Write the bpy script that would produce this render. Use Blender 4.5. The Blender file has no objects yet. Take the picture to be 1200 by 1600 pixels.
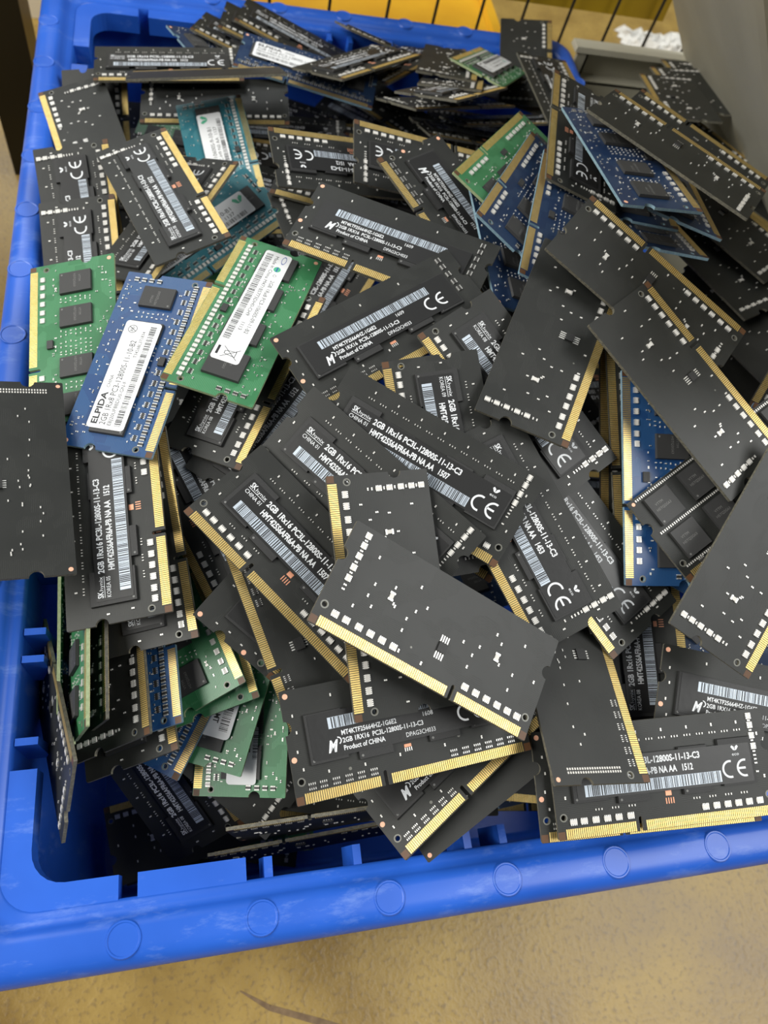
import bpy, bmesh, math, random
from mathutils import Matrix, Vector, Quaternion
D = bpy.data
SC = bpy.context.scene
COL = SC.collection
MM = 0.001

# ------------------------------------------------------------------ camera
cam_d = D.cameras.new('camera')
cam = D.objects.new('camera', cam_d)
COL.objects.link(cam)
cam.matrix_world = Matrix((
    (0.97180066, 0.03036877, -0.23383957, 0.0),
    (-0.13505658, 0.88458649, -0.44639272, 0.0),
    (0.19329492, 0.46538638, 0.86374336, 0.233),
    (0, 0, 0, 1)))
cam_d.sensor_fit = 'VERTICAL'
cam_d.sensor_height = 36.0
cam_d.lens = 36.0 * 1155.0 / 1600.0
cam_d.clip_start = 0.01
cam_d.clip_end = 50
cam_d.dof.use_dof = True
cam_d.dof.focus_distance = 0.215
cam_d.dof.aperture_fstop = 18.0
SC.camera = cam

# ------------------------------------------------------------------ light
w = D.worlds.new('world')
SC.world = w
w.use_nodes = True
bg = w.node_tree.nodes['Background']
bg.inputs['Color'].default_value = (0.80, 0.88, 1.0, 1)
bg.inputs['Strength'].default_value = 0.10


def area_light(name, loc, target, sx, sy, power, color):
    l = D.lights.new(name, 'AREA')
    l.shape = 'RECTANGLE'
    l.size, l.size_y = sx, sy
    l.energy = power
    l.color = color
    o = D.objects.new(name, l)
    COL.objects.link(o)
    o.location = loc
    d = Vector(target) - Vector(loc)
    o.rotation_euler = d.to_track_quat('-Z', 'Y').to_euler()
    return o


# the warehouse's ceiling lights: one to the right of the bin, one farther back; then an added fill off to the left
area_light('ceiling_or_fill_light', (1.30, -0.15, 1.8), (0.05, 0.1, 0), 1.6, 1.2, 42, (1.0, 1.0, 0.97))
area_light('ceiling_or_fill_light', (-0.85, 2.2, 1.8), (0.0, 0.2, 0), 1.1, 1.2, 22, (0.98, 1.0, 0.97))
area_light('ceiling_or_fill_light', (-1.75, 0.15, 1.4), (0.1, 0.15, 0), 1.8, 1.2, 66, (1.0, 0.98, 0.92))  # fill lamp added to brighten the underside of the grey flap

SC.view_settings.view_transform = 'Standard'
SC.view_settings.look = 'None'
SC.view_settings.gamma = 1.0
SC.view_settings.use_curve_mapping = False
SC.view_settings.exposure = 0.0


# ------------------------------------------------------------------ materials
def mat(name, col, rough=0.5, metal=0.0, spec=0.5, noise=None, bump=0.0, scale=1500.0, coat=0.0):
    m = D.materials.new(name)
    m.use_nodes = True
    nt = m.node_tree
    b = nt.nodes['Principled BSDF']
    b.inputs['Base Color'].default_value = (*col, 1)
    b.inputs['Roughness'].default_value = rough
    b.inputs['Metallic'].default_value = metal
    b.inputs['Specular IOR Level'].default_value = spec
    b.inputs['Coat Weight'].default_value = coat
    b.inputs['Coat Roughness'].default_value = 0.3
    tc = nt.nodes.new('ShaderNodeTexCoord')
    if noise:
        n = nt.nodes.new('ShaderNodeTexNoise')
        n.inputs['Scale'].default_value = scale
        n.inputs['Detail'].default_value = 6
        nt.links.new(tc.outputs['Object'], n.inputs['Vector'])
        r = nt.nodes.new('ShaderNodeValToRGB')
        r.color_ramp.elements[0].position = 0.35
        r.color_ramp.elements[1].position = 0.68
        r.color_ramp.elements[0].color = (*noise, 1)
        r.color_ramp.elements[1].color = (*col, 1)
        nt.links.new(n.outputs['Fac'], r.inputs['Fac'])
        nt.links.new(r.outputs['Color'], b.inputs['Base Color'])
    if bump:
        n2 = nt.nodes.new('ShaderNodeTexNoise')
        n2.inputs['Scale'].default_value = scale * 1.7
        n2.inputs['Detail'].default_value = 4
        nt.links.new(tc.outputs['Object'], n2.inputs['Vector'])
        bp = nt.nodes.new('ShaderNodeBump')
        bp.inputs['Strength'].default_value = bump
        bp.inputs['Distance'].default_value = 0.0004
        nt.links.new(n2.outputs['Fac'], bp.inputs['Height'])
        nt.links.new(bp.outputs['Normal'], b.inputs['Normal'])
    return m


def pcb_mat(name, col, trace, amount, rough=0.5):
    """Solder mask over copper: fine traces run in bundles under it."""
    m = D.materials.new(name)
    m.use_nodes = True
    nt = m.node_tree
    L = nt.links.new
    b = nt.nodes['Principled BSDF']
    b.inputs['Roughness'].default_value = rough
    b.inputs['Specular IOR Level'].default_value = 0.5
    tc = nt.nodes.new('ShaderNodeTexCoord')
    wv = nt.nodes.new('ShaderNodeTexWave')
    wv.wave_type = 'BANDS'
    wv.bands_direction = 'Y'
    wv.inputs['Scale'].default_value = 640
    wv.inputs['Distortion'].default_value = 4
    wv.inputs['Detail'].default_value = 2
    wv.inputs['Detail Scale'].default_value = 0.35
    L(tc.outputs['Object'], wv.inputs['Vector'])
    vo = nt.nodes.new('ShaderNodeTexVoronoi')
    vo.inputs['Scale'].default_value = 170
    vo.distance = 'CHEBYCHEV'
    L(tc.outputs['Object'], vo.inputs['Vector'])
    gt = nt.nodes.new('ShaderNodeMath')
    gt.operation = 'GREATER_THAN'
    gt.inputs[1].default_value = 0.45
    sep = nt.nodes.new('ShaderNodeSeparateColor')
    L(vo.outputs['Color'], sep.inputs['Color'])
    L(sep.outputs['Red'], gt.inputs[0])
    cr = nt.nodes.new('ShaderNodeValToRGB')
    cr.color_ramp.elements[0].position = 0.45
    cr.color_ramp.elements[1].position = 0.6
    L(wv.outputs['Fac'], cr.inputs['Fac'])
    mu = nt.nodes.new('ShaderNodeMath')
    mu.operation = 'MULTIPLY'
    L(cr.outputs['Color'], mu.inputs[0])
    L(gt.outputs[0], mu.inputs[1])
    am = nt.nodes.new('ShaderNodeMath')
    am.operation = 'MULTIPLY'
    am.inputs[1].default_value = amount
    L(mu.outputs[0], am.inputs[0])
    mx = nt.nodes.new('ShaderNodeMix')
    mx.data_type = 'RGBA'
    mx.inputs['A'].default_value = (*col, 1)
    mx.inputs['B'].default_value = (*trace, 1)
    L(am.outputs[0], mx.inputs['Factor'])
    # broad dust film that differs from board to board
    oi = nt.nodes.new('ShaderNodeObjectInfo')
    nz = nt.nodes.new('ShaderNodeTexNoise')
    nz.inputs['Scale'].default_value = 60
    nz.inputs['Detail'].default_value = 6
    vadd = nt.nodes.new('ShaderNodeVectorMath')
    L(tc.outputs['Object'], vadd.inputs[0])
    L(oi.outputs['Random'], vadd.inputs[1])
    L(vadd.outputs[0], nz.inputs['Vector'])
    mr = nt.nodes.new('ShaderNodeMapRange')
    mr.inputs['From Min'].default_value = 0.35
    mr.inputs['From Max'].default_value = 0.75
    mr.inputs['To Max'].default_value = 0.035
    L(nz.outputs['Fac'], mr.inputs['Value'])
    mx2 = nt.nodes.new('ShaderNodeMix')
    mx2.data_type = 'RGBA'
    mx2.inputs['B'].default_value = (0.22, 0.22, 0.2, 1)
    L(mr.outputs[0], mx2.inputs['Factor'])
    L(mx.outputs['Result'], mx2.inputs['A'])
    L(mx2.outputs['Result'], b.inputs['Base Color'])
    bp = nt.nodes.new('ShaderNodeBump')
    bp.inputs['Strength'].default_value = 0.25
    bp.inputs['Distance'].default_value = 0.00008
    L(mu.outputs[0], bp.inputs['Height'])
    L(bp.outputs['Normal'], b.inputs['Normal'])
    return m


MT = dict(
    black=pcb_mat('black_solder_mask', (0.0115, 0.0125, 0.011), (0.025, 0.026, 0.023), 0.25, 0.5),
    green=pcb_mat('green_solder_mask', (0.036, 0.17, 0.068), (0.09, 0.29, 0.14), 0.6, 0.33),
    blue=pcb_mat('blue_solder_mask', (0.010, 0.052, 0.165), (0.035, 0.12, 0.26), 0.55, 0.33),
    navy=pcb_mat('navy_solder_mask', (0.009, 0.026, 0.075), (0.03, 0.065, 0.13), 0.5, 0.36),
    teal=pcb_mat('teal_solder_mask', (0.035, 0.16, 0.20), (0.12, 0.30, 0.33), 0.6, 0.33),
    edge_black=mat('dark_board_edge', (0.16, 0.15, 0.11), 0.6, noise=(0.08, 0.075, 0.06)),
    edge_green=mat('greenish_board_edge', (0.36, 0.42, 0.24), 0.6, noise=(0.25, 0.32, 0.16)),
    edge_blue=mat('bluish_board_edge', (0.24, 0.36, 0.42), 0.6, noise=(0.15, 0.25, 0.32)),
    gold=mat('gold_plating', (0.92, 0.70, 0.28), 0.42, 0.85, noise=(0.84, 0.60, 0.20), scale=500),
    brown=mat('bare_laminate', (0.10, 0.045, 0.018), 0.5),
    chip=mat('chip_epoxy', (0.022, 0.022, 0.022), 0.55, noise=(0.016, 0.016, 0.016), bump=0.15, scale=4000),
    chipg=mat('grey_chip_epoxy', (0.040, 0.040, 0.040), 0.6, noise=(0.038, 0.038, 0.038), bump=0.15, scale=4000),
    sticker=mat('black_label_film', (0.014, 0.014, 0.014), 0.42, bump=0.08, scale=300),
    white=mat('white_label_paper', (0.78, 0.79, 0.80), 0.5),
    print_white=mat('white_print', (0.72, 0.74, 0.76), 0.5),
    print_grey=mat('grey_laser_marking', (0.16, 0.16, 0.155), 0.6),
    silver=mat('silver_bars', (0.55, 0.62, 0.70), 0.4, 0.25),
    ink=mat('black_ink', (0.02, 0.02, 0.022), 0.5),
    inkblue=mat('blue_ink', (0.03, 0.08, 0.35), 0.5),
    inkgreen=mat('green_ink', (0.08, 0.42, 0.25), 0.5),
    solder=mat('tinned_solder', (0.85, 0.84, 0.80), 0.35, 0.6),
    cap=mat('capacitor_body', (0.66, 0.64, 0.60), 0.45),
    capd=mat('dark_resistor_body', (0.035, 0.034, 0.032), 0.45),
    copper=mat('copper_pad', (0.80, 0.36, 0.22), 0.45, 0.4),
    pink=mat('copper_fiducial', (0.85, 0.45, 0.30), 0.5, 0.1),
    hole=mat('chip_gap_shade', (0.004, 0.004, 0.004), 0.9),
    ring=mat('hole_annulus', (0.16, 0.16, 0.14), 0.4, 0.2),
)


# ------------------------------------------------------------------ mesh helpers (millimetres)
class MB:
    def __init__(self):
        self.v, self.f, self.m, self.mats = [], [], [], []

    def mi(self, k):
        if k not in self.mats:
            self.mats.append(k)
        return self.mats.index(k)

    def poly(self, pts, k):
        b = len(self.v)
        self.v += [tuple(p) for p in pts]
        self.f.append(tuple(range(b, b + len(pts))))
        self.m.append(self.mi(k))

    def box(self, x0, x1, y0, y1, z0, z1, k, ang=0.0, c=None, taper=0.0):
        if c is None:
            c = ((x0 + x1) / 2, (y0 + y1) / 2)
        ca, sa = math.cos(ang), math.sin(ang)
        b = len(self.v)
        for z, t in ((z0, 0), (z1, taper)):
            for x, y in ((x0 + t, y0 + t), (x1 - t, y0 + t), (x1 - t, y1 - t), (x0 + t, y1 - t)):
                dx, dy = x - c[0], y - c[1]
                self.v.append((c[0] + dx * ca - dy * sa, c[1] + dx * sa + dy * ca, z))
        for q in ((4, 5, 6, 7), (3, 2, 1, 0), (0, 1, 5, 4), (1, 2, 6, 5), (2, 3, 7, 6), (3, 0, 4, 7)):
            self.f.append(tuple(b + i for i in q))
            self.m.append(self.mi(k))

    def disc(self, x, y, r, z, k, n=16, h=0.0):
        pts = [(x + r * math.cos(2 * math.pi * i / n), y + r * math.sin(2 * math.pi * i / n)) for i in range(n)]
        self.poly([(a, b, z + h) for a, b in pts], k)
        if h:
            for i in range(n):
                a, b = pts[i], pts[(i + 1) % n]
                self.poly([(a[0], a[1], z), (b[0], b[1], z), (b[0], b[1], z + h), (a[0], a[1], z + h)], k)

    def ring(self, x, y, r0, r1, z, k, n=18, a0=0.0, a1=2 * math.pi, sy=1.0):
        for i in range(n):
            a, b = a0 + (a1 - a0) * i / n, a0 + (a1 - a0) * (i + 1) / n
            self.poly([(x + r0 * math.cos(a), y + sy * r0 * math.sin(a), z), (x + r1 * math.cos(a), y + sy * r1 * math.sin(a), z),
                       (x + r1 * math.cos(b), y + sy * r1 * math.sin(b), z), (x + r0 * math.cos(b), y + sy * r0 * math.sin(b), z)], k)

    def rrect(self, x0, x1, y0, y1, z0, z1, r, k):
        pts = []
        for cx, cy, a in ((x1 - r, y0 + r, -90), (x1 - r, y1 - r, 0), (x0 + r, y1 - r, 90), (x0 + r, y0 + r, 180)):
            for i in range(6):
                t = math.radians(a + 18 * i)
                pts.append((cx + r * math.cos(t), cy + r * math.sin(t)))
        self.poly([(a, b, z1) for a, b in pts], k)
        self.poly([(a, b, z0) for a, b in reversed(pts)], k)
        n = len(pts)
        for i in range(n):
            a, b = pts[i], pts[(i + 1) % n]
            self.poly([(a[0], a[1], z0), (b[0], b[1], z0), (b[0], b[1], z1), (a[0], a[1], z1)], k)

    def text(self, s, x, y, size, z, k, length=None, bold=0.0, shear=0.0):
        """Lettering: x, y is the lower left of the line, SIZE the capital height in mm."""
        vs, fs, w, h = text_mesh(s, bold, shear)
        if not vs:
            return
        sy = size / 0.69
        sx = sy if length is None else length / w
        b = len(self.v)
        self.v += [(x + a * sx, y + c * sy, z) for a, c in vs]
        for f in fs:
            self.f.append(tuple(b + i for i in f))
            self.m.append(self.mi(k))

    def mesh(self, name, smooth=False):
        me = D.meshes.new(name)
        me.from_pydata([(a * MM, b * MM, c * MM) for a, b, c in self.v], [], self.f)
        for k in self.mats:
            me.materials.append(MT[k] if isinstance(k, str) else k)
        me.polygons.foreach_set('material_index', self.m)
        if smooth:
            me.polygons.foreach_set('use_smooth', [True] * len(me.polygons))
        me.update()
        return me


_TX = {}


def text_mesh(s, bold, shear):
    key = (s, bold, shear)
    if key not in _TX:
        c = D.curves.new('lettering', 'FONT')
        c.body = s
        c.size = 1.0
        c.offset = bold
        c.shear = shear
        c.resolution_u = 2
        o = D.objects.new('lettering', c)
        COL.objects.link(o)
        bpy.context.view_layer.update()
        me = D.meshes.new_from_object(o.evaluated_get(bpy.context.evaluated_depsgraph_get()))
        vs = [(v.co.x, v.co.y) for v in me.vertices]
        fs = [tuple(p.vertices) for p in me.polygons]
        D.objects.remove(o)
        D.curves.remove(c)
        D.meshes.remove(me)
        x0 = min((a for a, b in vs), default=0)
        w_ = max((a for a, b in vs), default=1) - x0
        _TX[key] = ([(a - x0, b) for a, b in vs], fs, w_, 1)
    return _TX[key]


def link(name, me, parent=None):
    o = D.objects.new(name, me)
    COL.objects.link(o)
    if parent:
        o.parent = parent
    return o


def tag(o, label=None, cat=None, group=None, kind=None):
    if label:
        o['label'] = label
    if cat:
        o['category'] = cat
    if group:
        o['group'] = group
    if kind:
        o['kind'] = kind
    return o


def empty(name, loc=(0, 0, 0)):
    o = D.objects.new(name, None)
    COL.objects.link(o)
    o.location = loc
    o.empty_display_size = 0.01
    return o


# ------------------------------------------------------------------ memory module parts
HX, HY, HT = 33.8, 15.0, 0.5


def board_mesh(name, rear, k, ke):
    """Laminate outline with key slot, two side notches and four drilled holes."""
    kx = 9.0 if rear else -9.0
    out = [(-HX + 0.3, -HY), (kx - 0.55, -HY), (kx - 0.55, -HY + 3.4)]
    out += [(kx + 0.55 * math.cos(t), -HY + 3.4 + 0.55 * math.sin(t)) for t in (math.pi * 0.75, math.pi / 2, math.pi * 0.25)]
    out += [(kx + 0.55, -HY + 3.4), (kx + 0.55, -HY), (HX - 0.3, -HY), (HX, -HY + 0.3)]
    out += [(HX - 1.9 * math.sin(t), 5 - 1.9 * math.cos(t)) for t in [math.pi * i / 10 for i in range(11)]]
    out += [(HX, HY - 0.3), (HX - 0.3, HY), (-HX + 0.3, HY), (-HX, HY - 0.3)]
    out += [(-HX + 1.9 * math.sin(t), 5 + 1.9 * math.cos(t)) for t in [math.pi * i / 10 for i in range(11)]]
    out += [(-HX, -HY + 0.3)]
    bm = bmesh.new()
    loops = [out]
    for hx in (-31.7, 31.7):
        loops.append([(hx + 0.75 * math.cos(a), -9.2 + 0.75 * math.sin(a)) for a in [2 * math.pi * i / 12 for i in range(12)]])
    edges = []
    for lp in loops:
        vs = [bm.verts.new((x * MM, y * MM, HT * MM)) for x, y in lp]
        for i in range(len(vs)):
            edges.append(bm.edges.new((vs[i], vs[(i + 1) % len(vs)])))
    bmesh.ops.triangle_fill(bm, edges=edges, use_beauty=True)
    for f in bm.faces:
        if f.normal.z < 0:
            f.normal_flip()
    top = list(bm.faces)
    r = bmesh.ops.extrude_face_region(bm, geom=top)
    bmesh.ops.translate(bm, verts=[g for g in r['geom'] if isinstance(g, bmesh.types.BMVert)], vec=(0, 0, -2 * HT * MM))
    bmesh.ops.recalc_face_normals(bm, faces=bm.faces)
    me = D.meshes.new(name)
    bm.to_mesh(me)
    bm.free()
    me.materials.append(MT[k])
    me.materials.append(MT[ke])
    for p in me.polygons:
        p.material_index = 0 if abs(p.normal.z) > 0.7 else 1
    return me


def contacts_mesh(name, rear):
    b = MB()
    for side in (1, -1):
        flip = rear if side == 1 else rear
        for x0, n in (((-31.5, 35), (-7.5, 65)) if not rear else ((-31.5, 65), (10.5, 35))):
            for i in range(n):
                x = x0 + 0.1 + i * 0.6
                z0, z1 = (HT - 0.02, HT + 0.05) if side == 1 else (-HT - 0.05, -HT + 0.02)
                b.box(x, x + 0.41, -HY + 0.12, -HY + 2.75, z0, z1, 'gold')
    # bare brown laminate at the two corners of the contact edge
    for x0, x1 in ((-HX + 0.05, -31.75), (31.75, HX - 0.05)):
        b.box(x0, x1, -HY + 0.1, -HY + 2.2, HT - 0.02, HT + 0.012, 'brown')
    return b.mesh(name)


def array(b, x, y, vert=False, body='cap', pad='solder', s=1.0):
    """Four-way resistor array: body with a row of pads on either side."""
    L_, W_ = 2.0 * s, 1.1 * s
    if vert:
        b.box(x - W_ / 2, x + W_ / 2, y - L_ / 2, y + L_ / 2, HT, HT + 0.4, body)
        for i in range(4):
            yy = y - L_ / 2 + L_ * (i + 0.5) / 4
            for sx in (-1, 1):
                b.box(x + sx * W_ * 0.62 - 0.2, x + sx * W_ * 0.62 + 0.2, yy - 0.14 * s, yy + 0.14 * s, HT, HT + 0.43, pad)
    else:
        b.box(x - L_ / 2, x + L_ / 2, y - W_ / 2, y + W_ / 2, HT, HT + 0.4, body)
        for i in range(4):
            xx = x - L_ / 2 + L_ * (i + 0.5) / 4
            for sy in (-1, 1):
                b.box(xx - 0.14 * s, xx + 0.14 * s, y + sy * W_ * 0.62 - 0.2, y + sy * W_ * 0.62 + 0.2, HT, HT + 0.43, pad)


def pads4(b, x, y, pad='solder', h=1.5):
    """Small four-way array seen as two rows of bright pads with a dark body between."""
    b.box(x - 1.0, x + 1.0, y - 0.35, y + 0.35, HT, HT + 0.3, 'capd')
    for i in range(4):
        for sy in (-1, 1):
            b.box(x - 0.95 + i * 0.55, x - 0.72 + i * 0.55, y + sy * 0.62 - 0.28, y + sy * 0.62 + 0.28, HT, HT + 0.12, pad)


def chipcap(b, x, y, vert=True, s=0.45, body='cap'):
    """Two-terminal part with bright ends."""
    if vert:
        b.box(x - s / 2, x + s / 2, y - s * 0.4, y + s * 0.4, HT, HT + 0.25, body)
        b.box(x - s / 2, x + s / 2, y - s, y - s * 0.4, HT, HT + 0.27, 'solder')
        b.box(x - s / 2, x + s / 2, y + s * 0.4, y + s, HT, HT + 0.27, 'solder')
    else:
        b.box(x - s * 0.4, x + s * 0.4, y - s / 2, y + s / 2, HT, HT + 0.25, body)
        b.box(x - s, x - s * 0.4, y - s / 2, y + s / 2, HT, HT + 0.27, 'solder')
        b.box(x + s * 0.4, x + s, y - s / 2, y + s / 2, HT, HT + 0.27, 'solder')


def chip_mesh(name, x0, x1, y0, y1, k='chip', h=1.0, mark=True):
    b = MB()
    b.box(x0, x1, y0, y1, HT + 0.12, HT + h, k, taper=0.12)
    b.box(x0 + .4, x1 - .4, y0 + .4, y1 - .4, HT, HT + 0.13, 'hole')  # near-black block, the shade in the gap under the chip put into colour
    if mark:
        cx = (x0 + x1) / 2
        b.text('VTTM', cx - 2.6, (y0 + y1) / 2 + 1.2, 0.8, HT + h + 0.01, 'print_grey')
        b.text('H5TQ2G63', cx - 3.2, (y0 + y1) / 2 - 0.5, 0.8, HT + h + 0.01, 'print_grey')
        b.disc(x0 + 1.0, y0 + 1.0, 0.35, HT + h + 0.01, 'print_grey', 10)
    return b.mesh(name)


def barcode(b, x0, x1, y0, y1, z, paper='silver', ink='ink', seed=3, margin=0.9):
    if paper:
        b.poly([(x0, y0, z), (x1, y0, z), (x1, y1, z), (x0, y1, z)], paper)
    r = random.Random(seed)
    x = x0 + margin
    while x < x1 - 0.4:
        wd = r.choice((0.13, 0.13, 0.26, 0.36))
        b.poly([(x, y0 + .05, z + .015), (x + wd, y0 + .05, z + .015), (x + wd, y1 - .05, z + .015), (x, y1 - .05, z + .015)], ink)
        x += wd + r.choice((0.16, 0.16, 0.3, 0.42))


def ce_mark(b, x, y, r, z, k='print_white'):
    t = r * 0.24
    a0, a1 = math.radians(75), math.radians(285)
    b.ring(x, y, r - t, r, z, k, 16, a0, a1)
    x2 = x + r * 1.85
    b.ring(x2, y, r - t, r, z, k, 16, a0, a1)
    b.poly([(x2 - r + t * .6, y - t / 2, z), (x2 + r * 0.12, y - t / 2, z), (x2 + r * 0.12, y + t / 2, z), (x2 - r + t * .6, y + t / 2, z)], k)


def leaf(b, x, y, s, z, k):
    for sg in (-1, 1):
        b.poly([(x, y, z), (x + sg * s * .35, y + s * .1, z), (x + sg * s * .8, y + s * .7, z), (x + sg * s * .55, y + s, z), (x + sg * s * .12, y + s * .7, z)][::sg], k)


# ------------------------------------------------------------------ the kinds of module
def kind_parts(t):
    """[(part name, mesh, label or None, [sub-parts])] shared by every module of that kind."""
    rear = t[1] == 'R'
    col = {'K': 'black', 'M': 'black', 'C': 'black', 'G': 'green', 'S': 'green', 'E': 'blue', 'B': 'navy'}[t[0]]
    if t == 'EN':
        t, col = 'EB', 'navy'
    if t == 'ET':
        col = 'teal'
    if t in ('EB', 'BF') and col != 'navy' or t == 'BF':
        col = 'blue'
    if t == 'BU':
        col = 'blue'
        rear = True
    edge = {'black': 'edge_black', 'green': 'edge_green'}.get(col, 'edge_blue')
    P = [('circuit_board', board_mesh('circuit_board', rear, col, edge), None, []),
         ('contact_strip', contacts_mesh('contact_strip', rear), None, [])]
    c = MB()
    rnd = random.Random(t)
    lo = [-29.0, -25.9, -22.4, -18.9, -15.5, -11.9]
    hi = [11.2, 14.7, 18.2, 21.6, 25.0, 28.4]
    if t == 'KR':
        for x in [-28.2, -24.9, -21.1, -17.6, -14.1, -10.6] + [12.0, 15.5, 19.0, 22.5, 25.9, 29.1]:
            array(c, x, -10.2)
        for x in (-8.9, -1.9):
            chipcap(c, x, -10.4)
        for y in (12.6, 9.6, 6.4, 3.0, -0.2):
            array(c, -29.2, y, True, s=0.9)
        for y in (11.1, 8.0, 4.6, 1.4, -2.2, -3.4):
            chipcap(c, -29.2, y, False, 0.4)
        for x, y in ((-16.5, 4.0), (-10.0, 7.8), (-14.7, -0.6), (-8.8, 1.1), (-6.2, 3.5), (-10.4, -1.9), (-10.3, -5.2), (6.9, 0.5), (15.4, 7.1), (17.5, 5.3),
                     (24.4, 8.3), (11.8, 1.5), (10.6, -1.6), (10.4, -5.1), (23.7, -0.8), (30.5, 0.5), (23.8, -5.1), (-25, -6), (-22.5, -1.6), (-22, 2), (-24, 9), (-20.5, -3.8)):
            chipcap(c, x, y, True, 0.42)
        for x in (-16.6, 17.6):
            c.box(x - .55, x + .55, 0.6, 2.2, HT, HT + 0.45, 'cap')
            c.box(x - .75, x + .75, 0.2, 0.75, HT, HT + 0.4, 'solder')
            c.box(x - .75, x + .75, 2.05, 2.6, HT, HT + 0.4, 'solder')
            chipcap(c, x + 1.3, -.2, True, 0.4)
        e = MB()
        e.box(0.6, 3.2, -5.3, -2.6, HT, HT + 0.7, 'chip')
        for i in range(4):
            for y0, y1 in ((-2.6, -0.7), (-7.2, -5.3)):
                e.box(0.65 + i * .7, 0.95 + i * .7, y0, y1, HT, HT + 0.15, 'solder')
        P.append(('eeprom_chip', e.mesh('eeprom_chip'), None, []))
        c.disc(-6.0, -7.9, 0.3, HT + .01, 'ring', 10)
    elif t == 'MR':
        for x in lo + [v for v in hi]:
            pads4(c, -x, -10.6)
        for i in range(22):
            c.box(-30.9, -30.3, -6.5 + i * 0.78, -6.1 + i * 0.78, HT, HT + .12, 'cap')
            c.box(-29.9, -29.3, -6.5 + i * 0.78, -6.1 + i * 0.78, HT, HT + .12, 'cap')
        for i in range(26):
            x, y = rnd.uniform(-24, 30), rnd.choice((-1, 1.8, 4.5, 7))
            chipcap(c, x, y + rnd.uniform(-.5, .5), False, 0.34)
        e = MB()
        e.box(2.2, 5.6, -5.6, -2.6, HT, HT + 0.7, 'chip')
        for i in range(4):
            for y0, y1 in ((-2.6, -1.6), (-6.6, -5.6)):
                e.box(2.6 + i * .75, 2.95 + i * .75, y0, y1, HT, HT + 0.15, 'solder')
        P.append(('eeprom_chip', e.mesh('eeprom_chip'), None, []))
        c.disc(-32.3, 13.6, 0.65, HT + .012, 'pink', 16)
        c.disc(32.3, 13.6, 0.65, HT + .012, 'pink', 16)
    elif t in ('KF', 'MF'):
        for x in lo + hi:
            if t == 'KF':
                array(c, x, -10.5)
            else:
                pads4(c, x, -10.8)
        if t == 'KF':
            for y in (13.2, 10.6, 7.6, 4.6):
                array(c, 29.2, y, True, s=0.9)
            for y in (11.9, 9.1, 6.2, 3.1, 2.0, 0.9, -0.2, -2.6):
                chipcap(c, 29.2, y, False, 0.4)
            for x in range(-24, 28, 4):
                for q in range(3):
                    chipcap(c, x + q * 0.9, 9.6 + 0.0 * q, True, 0.24)
                if x % 8 == 0:
                    chipcap(c, x + 1, 11.8, True, 0.4)
            for x in (-22, -17, -12, 8, 13, 18, 23):
                for q in range(3):
                    chipcap(c, x + q * 0.9, -7.9, True, 0.24)
            for x, y in ((-31, 3), (-30.6, -4), (31.2, -4), (31, 8)):
                chipcap(c, x, y, True, 0.42)
            for q in range(4):
                c.box(-.6 + q * .75, -.3 + q * .75, -8.6, -7.0, HT, HT + .1, 'copper')
            c.box(-.4, 1.4, -6.4, -5.0, HT, HT + .1, 'copper')
        else:
            for y in (12.4, 9.5, 6.3, 3.0, 0.0):
                array(c, 28.3, y, True, s=0.9, body='capd')
            for x, y in ((-31.2, 8), (-30.8, 3.5), (-31.4, -1.5), (-30.6, -6.2), (-24, -8), (-14, -8.4), (-4, -8), (9, -8.2), (20, -8.4), (-20, 11.5), (-3, 10.8), (12, 11.4), (-6, -5.5)):
                chipcap(c, x, y, True, 0.4)
            for q in range(4):
                c.box(-2.4 + q * .6, -2.15 + q * .6, -7.6, -6.6, HT, HT + .1, 'solder')
            c.box(-2.4, -.4, -6.5, -5.7, HT, HT + .1, 'copper')
            for x, y in ((-32.3, 13.4), (-32.6, -3.4)):
                c.disc(x, y, 0.75, HT + .012, 'pink', 16)
            for x, y in ((-18.2, -8.6), (-1.6, -4.0), (13.5, -6.6)):
                c.disc(x, y, 0.45, HT + .012, 'ring', 12)
        for x0, x1, y0, y1 in ((-28.5, -18.0, -5.7, 7.6), (-15.3, -5.6, -7.0, 6.2), (4.9, 14.0, -6.6, 6.6), (17.5, 28.0 if t == 'KF' else 26.4, -5.6, 7.6)):
            P.append(('memory_chip', chip_mesh('memory_chip', x0, x1, y0, y1), None, []))
    elif t in ('EB', 'ET', 'SG', 'GR', 'BR', 'BF', 'SM', 'BU'):
        xs = ((-28.3, -19.6), (-13.9, -5.9), (6.2, 13.9), (20.0, 28.2))
        y0, y1 = (-4.2, 7.0)
        if t == 'SG':
            xs, y0, y1 = ((-29.5, -19), (-14.5, -4.5), (2.0, 11.5), (16, 27.0)), -4.6, 7.8
        if t == 'SM':
            xs, y0, y1 = ((-28.5, -18), (-14.5, -4.5), (4.0, 14.5), (18, 28.5)), -6.0, 6.8
        for a, b_ in xs:
            P.append(('memory_chip', chip_mesh('memory_chip', a, b_, y0, y1, 'chipg', 1.1), None, []))
        if t in ('BR', 'GR', 'BU'):
            for x in [-27.5, -24.2, -20.7, -17.2, -13.6, -10.4] + [12.5, 15.6, 19.5, 22.8, 26.2]:
                array(c, x, -10.4, s=0.95)
        else:
            for x in [v * 1.0 for v in range(-30, 31, 2)]:
                array(c, x + .2, -10.2, True, body='capd' if t in ('EB', 'BF') else 'cap', s=0.8)
                if x % 4 == 0:
                    pads4(c, x, -7.6)
        for i in range(90):
            x, y = rnd.uniform(-31, 31), rnd.choice((-6.6, -5.8, 8.6, 9.6, 10.8, 12.0, 13.4))
            chipcap(c, x, y, rnd.random() < .5, rnd.choice((0.26, 0.3, 0.4)), 'cap' if rnd.random() < .5 else 'capd')
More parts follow.
